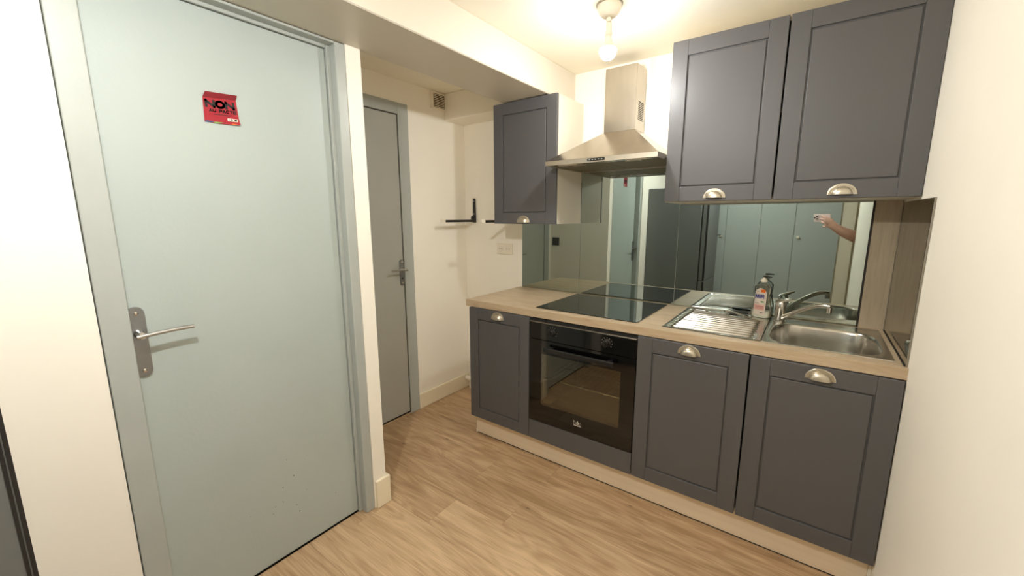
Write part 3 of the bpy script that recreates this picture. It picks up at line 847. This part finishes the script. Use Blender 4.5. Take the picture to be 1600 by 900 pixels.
bm = bmesh.new(); tube(bm, [(-.535, -.05, .085), (-.44, -.055, .085), (-.30, -.055, .085)], .020, 14); obj('waste_pipe', bm, PIPE, pp, 50)

# ------------------------------------------------------------------ ceiling bulbs
def bulb_lamp(x, y, strength, label, zb=2.066, r=.035):
    l = thing('ceiling_lamp', (x, y, ZC), label, 'lamp', 'bare bulb ceiling lamps')
    bm = bmesh.new(); lathe(bm, [(0, -.0002), (.054, -.0002), (.054, -.004), (.052, -.006)], (x, y, ZC), n=32); obj('base_ring', bm, NICK, l, 40)
    bm = bmesh.new(); lathe(bm, [(.050, -.004), (.0485, -.016), (.042, -.033), (.030, -.046), (.016, -.052), (0, -.053)], (x, y, ZC), n=32); obj('ceiling_rose', bm, WHITEP, l, 40)
    bm = bmesh.new(); lathe(bm, [(.011, -.050), (.0115, -.075), (.0130, -.078), (.0125, -.100), (.0145, -.104), (.0145, -.118), (.012, -.121), (.0135, -.138), (.0, -.139)], (x, y, ZC), n=20)
    so_ = obj('socket', bm, WHITEP, l, 40)
    bm = bmesh.new(); s_ = Vector((CAM.x - x, CAM.y - y, 0)).normalized() if y > -1 else Vector((1, 0, 0))
    tube(bm, [(x + s_.x * .010, y + s_.y * .010, ZC - .062), (x + s_.x * .017, y + s_.y * .017, ZC - .062)], .009, 14); obj('swivel_screw', bm, WHITEP, so_, 40)
    # only the lower dome glows; opaque collar added to keep light off the ceiling
    a1 = math.radians(14)
    bm = bmesh.new(); pr_ = [(0.0, -r)]
    for i in range(1, 11):
        a = -math.pi / 2 + (math.pi / 2 + a1) * i / 10; pr_.append((r * math.cos(a), r * math.sin(a)))
    lathe(bm, pr_, (x, y, zb), n=20)
    bl = obj('bulb', bm, emissive('lit_bulb', BULB_COL, strength), l, 60)
    bm = bmesh.new(); pr_ = [(r * math.cos(a1), r * math.sin(a1) + .0001)]
    for i in range(1, 6):
        a = a1 + math.radians(44) * i / 5; pr_.append((r * math.cos(a), r * math.sin(a)))
    pr_ += [(.0145, r * 1.12), (.0135, r * 1.36), (0, r * 1.37)]
    lathe(bm, pr_, (x, y, zb), n=20)
    obj('light_block_collar', bm, WHITEP, bl, 60)
    return l
bulb_lamp(.885, -.67, BULB1, 'bare lit bulb on a white ceiling rose in front of the hood')
bulb_lamp(.97, -2.30, BULB2, 'bare lit bulb on the ceiling over the hall near the fridge')

# ------------------------------------------------------------------ sticker on the blue door
st = thing('sticker', (XD, -1.806, 1.69), 'red square protest sticker stuck on the pale blue door', 'sticker')
sx = XD + .0008
bm = bmesh.new()
Q = [(-1.859, 1.692), (-1.757, 1.6965), (-1.7615, 1.776), (-1.857, 1.768)]
rows = []
for i in range(9):
    t = i / 8; row = []
    for j in range(9):
        s = j / 8
        yy = (Q[0][0] * (1 - s) + Q[1][0] * s) * (1 - t) + (Q[3][0] * (1 - s) + Q[2][0] * s) * t
        zz = (Q[0][1] * (1 - s) + Q[1][1] * s) * (1 - t) + (Q[3][1] * (1 - s) + Q[2][1] * s) * t
        curl = .006 * max(0, (1 - t) - .8) * s * 5 + .002 * max(0, s - .85) * 6 * (1 - t)
        zz -= .006 * math.sin(math.pi * s) * (1 - t) * 0.25
        row.append(bm.verts.new((sx + curl, yy, zz)))
    rows.append(row)
for i in range(8):
    for j in range(8): bm.faces.new((rows[i][j], rows[i][j + 1], rows[i + 1][j + 1], rows[i + 1][j]))
pap = obj('paper', bm, RED, st)
bm = bmesh.new()                                     # turned-over top edge
prism(bm, [(sx + .0006, -1.857, 1.768), (sx + .0006, -1.7615, 1.776), (sx + .004, -1.7575, 1.792), (sx + .005, -1.850, 1.786)], (-.0004, 0, 0))
obj('folded_edge', bm, REDD, st)
xd = Vector((0, 1, .055)).normalized(); yd = Vector((0, -.055, 1)).normalized()
lettering('headline', 'NON', (sx + .0008, -1.8100, 1.7530), xd, yd, .086, .0255, .0072, INK, pap, .0003, .30)
lettering('subline', 'AU PACTE', (sx + .0008, -1.8035, 1.7330), xd, yd, .080, .0105, .0027, INK, pap, .0003, .42)
def patch(name, y0, y1, z0, z1, m, dz=.055, off=.0007):
    bm = bmesh.new(); prism(bm, [(sx + off, y0, z0 + (y0 + 1.81) * dz), (sx + off, y1, z0 + (y1 + 1.81) * dz), (sx + off, y1, z1 + (y1 + 1.81) * dz), (sx + off, y0, z1 + (y0 + 1.81) * dz)], (.0002, 0, 0))
    return obj(name, bm, m, pap)
patch('rule_line', -1.832, -1.783, 1.7205, 1.7222, INK)
patch('logo_box', -1.794, -1.7635, 1.7030, 1.7120, WHITEK, off=.0045)
patch('logo_mark', -1.7735, -1.7660, 1.7045, 1.7105, INK, off=.0048)
patch('logo_text', -1.7920, -1.7860, 1.7068, 1.7090, INK, off=.0048)
patch('logo_text', -1.7840, -1.7790, 1.7055, 1.7105, GREYP, off=.0048)
patch('colour_band', -1.857, -1.832, 1.6945, 1.6990, NAVYK, off=.0010)
patch('colour_band', -1.832, -1.806, 1.6925, 1.6975, GREENK, off=.0020)
patch('colour_band', -1.782, -1.7595, 1.6935, 1.6960, ORANGEK, off=.0050)

# ------------------------------------------------------------------ fridge at the left edge
fx0, fx1, fy1, fy0 = XL + .006, .665, -2.3845, -2.985
fg = thing('fridge', (.37, -2.68, 0), 'tall dark grey fridge beside the pale blue door, cut by the left edge', 'fridge')
obj('cabinet_body', bx(fx0, fx1, fy0, fy1, .012, 1.70, .008, 2), FRIDGE, fg)
obj('gasket', bx(fx1, fx1 + .012, fy0 + .006, fy1 - .006, .03, 1.69), FRIDGED, fg)
for za, zb in ((.03, .690), (.697, 1.69)):
    fd = obj('fridge_door', bx(fx1 + .012, fx1 + .068, fy0, fy1, za, zb, .006, 2), FRIDGE, fg)
    obj('edge_trim', bx(fx1 + .0682, fx1 + .0700, fy1 - .0062, fy1 - .0048, za + .01, zb - .01), GREYP, fd)
    obj('edge_groove', bx(fx1 + .0500, fx1 + .0690, fy1 - .0046, fy1 + .0004, za + .004, zb - .004), FRIDGED, fd)
    obj('edge_groove', bx(fx1 + .0682, fx1 + .0695, fy1 - .0105, fy1 - .0064, za + .01, zb - .01), FRIDGED, fd)
    if zb > 1:
        bm = bmesh.new(); tube(bm, [(fx1 + .069, fy0 + .05, 1.178), (fx1 + .105, fy0 + .05, 1.178), (fx1 + .115, fy0 + .06, 1.178), (fx1 + .115, fy0 + .14, 1.178)], .007, 10); obj('handle', bm, CHROME, fd, 50)
for x in (fx0 + .05, fx1 - .05):
    for y in (fy0 + .05, fy1 - .05):
        bm = bmesh.new(); lathe(bm, [(.016, .0008), (.02, .003), (.02, .012)], (x, y, 0), n=10); obj('foot', bm, BLACKP, fg)

# ------------------------------------------------------------------ closet seen in the mirror
cl = thing('closet', (1.1, YBACK, 0), 'pale grey built-in closet with four tall doors, reflected in the splashback', 'closet')
obj('closet_frame', bx(.14, 2.00, YBACK + .0005, YBACK + .03, .001, ZB - .001), WHITEP, cl)
lv = [.372, .742, 1.114, 1.459, 1.875]
for i, (a, b) in enumerate(zip(lv, lv[1:])):
    lf = obj('closet_door', bx(a + .002, b - .002, YBACK + .031, YBACK + .050, .02, ZB - .02, .002), CLOSET, cl)
    if i in (0, 3):
        xk = .692 if i == 0 else 1.503
        bm = bmesh.new(); lathe(bm, [(.008, 0), (.007, .012), (.016, .018), (.018, .026), (.012, .033), (0, .034)], (xk, YBACK + .0503, 1.15), (0, 1, 0), 18)
        obj('knob', bm, WHITEP, lf, 40)

# ------------------------------------------------------------------ phone and the person holding it
PH = thing('phone', tuple(CAM - CF * .016 + CR * .050 - CU * .045), 'pale phone held up in a hand, reflected in the splashback', 'phone')
def pbox(bm, r0, r1, u0, u1, f0, f1, bev=0, seg=2):
    b2 = bmesh.new(); box(b2, r0, r1, f0, f1, u0, u1, bev, seg)
    R = Matrix((CR, CF, CU)).transposed().to_4x4(); R.translation = CAM
    bmesh.ops.transform(b2, matrix=R, verts=b2.verts)
    me = bpy.data.meshes.new('t'); b2.to_mesh(me); b2.free(); bm.from_mesh(me); bpy.data.meshes.remove(me)
    return bm
pbdy = obj('phone_body', pbox(bmesh.new(), -.032, .118, -.054, .020, -.016, -.0085, .003), PHONE, PH)
obj('screen', pbox(bmesh.new(), -.028, .114, -.050, .016, -.0166, -.0161), SCREEN, PH)
obj('camera_bump', pbox(bmesh.new(), -.030, .014, -.034, .018, -.0084, -.0060, .001), PHONE, pbdy)
for r_, u_ in ((.0, .0), (.0, -.022), (-.020, -.011)):
    bm = bmesh.new(); lathe(bm, [(.0072, 0), (.0072, .0012), (.0055, .0014), (0, .0010)], CAM + CR * (r_ - 0.0) + CU * (u_ if u_ else 0.0) - CF * .0058, CF, 18)
    obj('lens', bm, SCREEN, pbdy, 40)

def skinned(name, nodes, edges, root, parent=None, label=None, sub=2):
    me = bpy.data.meshes.new(name)
    keys = list(nodes)
    me.from_pydata([nodes[k][0] for k in keys], [(keys.index(a), keys.index(b)) for a, b in edges], [])
    o = bpy.data.objects.new(name, me); COL.objects.link(o)
    md = o.modifiers.new('skin', 'SKIN'); md.branch_smoothing = .5
    if not me.skin_vertices: pass
    lay = me.skin_vertices[0].data if me.skin_vertices else None
    if lay is None:
        bm = bmesh.new(); bm.from_mesh(me); bm.verts.layers.skin.verify(); bm.to_mesh(me); bm.free(); lay = me.skin_vertices[0].data
    for i, k in enumerate(keys):
        r_ = nodes[k][1]; lay[i].radius = r_ if isinstance(r_, tuple) else (r_, r_); lay[i].use_root = (k == root)
    s = o.modifiers.new('sub', 'SUBSURF'); s.levels = sub; s.render_levels = sub
    dg = bpy.context.evaluated_depsgraph_get()
    m2 = bpy.data.meshes.new_from_object(o.evaluated_get(dg))
    bpy.data.objects.remove(o); bpy.data.meshes.remove(me)
    m2.name = name
    return m2
def cp_(r_, u_, f_): return tuple(CAM + CR * r_ + CU * u_ + CF * f_)
wrist = Vector((1.836, -2.432, 1.262)); elbow = Vector((2.035, -2.545, 1.165)); shoul = Vector((2.27, -2.72, 1.375))
nodes = {}
def nd(k, p, r_): nodes[k] = (tuple(p), r_)
bc = Vector((2.42, -2.62, 0))                        # body axis
side = CR.copy(); side.z = 0; side.normalize(); fw = Vector((-side.y, side.x, 0))
nd('pelvis', bc + Vector((0, 0, .95)), (.150, .110)); nd('waist', bc + Vector((0, 0, 1.10)), (.140, .100)); nd('chest', bc + Vector((0, 0, 1.28)), (.160, .110))
nd('neckb', bc + Vector((0, 0, 1.43)), (.075, .07)); nd('neck', bc + fw * .015 + Vector((0, 0, 1.49)), .055); nd('head', bc + fw * .02 + Vector((0, 0, 1.575)), (.078, .088)); nd('crown', bc + fw * .01 + Vector((0, 0, 1.665)), (.070, .080))
shoul = bc - side * .175 + Vector((0, 0, 1.37))
nd('sl', shoul, .058); nd('el', elbow, .058); nd('fa', elbow.lerp(wrist, .35), .058); nd('wl', wrist, (.038, .042))
nd('sr', bc + side * .175 + Vector((0, 0, 1.37)), .058); nd('er', bc + side * .24 - fw * .02 + Vector((0, 0, 1.09)), .040); nd('wr', bc + side * .25 + fw * .06 + Vector((0, 0, .86)), .027); nd('hr', bc + side * .25 + fw * .09 + Vector((0, 0, .78)), (.02, .036))
for s_, q in ((-1, 'l'), (1, 'r')):
    nd('hip' + q, bc + side * .09 * s_ + Vector((0, 0, .86)), .088); nd('knee' + q, bc + side * .10 * s_ + fw * .01 + Vector((0, 0, .48)), .058); nd('ank' + q, bc + side * .11 * s_ - fw * .01 + Vector((0, 0, .085)), .038); nd('toe' + q, bc + side * .12 * s_ + fw * .14 + Vector((0, 0, .04)), .032)
# left hand holding the phone: palm at the right end of the phone
palm = Vector(cp_(.128, -.062, .000)); 
nd('palm', palm, (.026, .042)); nd('kn', Vector(cp_(.108, -.032, .014)), (.018, .038))
def finger(k, base, pts, r0):
    prev = base
    for i, p in enumerate(pts):
        nd(k + str(i), cp_(*p), r0 * (1 - .10 * i)); fe.append((prev, k + str(i))); prev = k + str(i)
fe = []
finger('ix', 'kn', [(.094, -.006, .020), (.070, .004, .013), (.044, .006, .0045)], .0100)
finger('md', 'kn', [(.088, -.022, .025), (.060, -.020, .016), (.034, -.020, .0045)], .0100)
finger('rg', 'palm', [(.094, -.054, .026), (.070, -.052, .022), (.050, -.044, .0060)], .0096)
finger('lt', 'palm', [(.104, -.086, .024), (.084, -.090, .022), (.068, -.080, .012)], .0086)
finger('th', 'palm', [(.132, -.060, -.030), (.115, -.036, -.036), (.095, -.020, -.028)], .0105)
edges = [('pelvis', 'waist'), ('waist', 'chest'), ('chest', 'neckb'), ('neckb', 'neck'), ('neck', 'head'), ('head', 'crown'), ('chest', 'sl'), ('sl', 'el'), ('el', 'fa'), ('fa', 'wl'), ('wl', 'palm'), ('palm', 'kn'),
         ('chest', 'sr'), ('sr', 'er'), ('er', 'wr'), ('wr', 'hr')]
for q in 'lr': edges += [('pelvis', 'hip' + q), ('hip' + q, 'knee' + q), ('knee' + q, 'ank' + q), ('ank' + q, 'toe' + q)]
edges += fe
me = skinned('person', nodes, edges, 'pelvis')
for m_ in (SKIN, SHIRT, TROUS): me.materials.append(m_)
zmin = min(v.co.z for v in me.vertices)
for v in me.vertices: v.co.z -= max(0, (zmin - .001)) if v.co.z < .2 else 0
for p in me.polygons:
    p.use_smooth = True
    c_ = p.center
    dx = (c_ - bc).dot(side)
    if c_.z < .97 and abs(dx) < .21 and c_.x > 2.2: p.material_index = 2
    elif .9 < c_.z < 1.47 and dx > -.235 and not (dx > .2 and c_.z < 1.12): p.material_index = 1
    else: p.material_index = 0
org = Vector((bc.x, bc.y, 0))
me.transform(Matrix.Translation(-org))
person = bpy.data.objects.new('person', me)
link(person, None, org)
tag(person, 'bare forearm and hand holding up a phone, reflected in the splashback', 'person')
bm = bmesh.new(); lathe(bm, [(.062, 1.49), (.094, 1.54), (.104, 1.60), (.100, 1.66), (.075, 1.715), (.035, 1.738), (0, 1.742)], (bc.x - fw.x * .02, bc.y - fw.y * .02, 0), n=20)
obj('hair', bm, HAIR, person, 60)
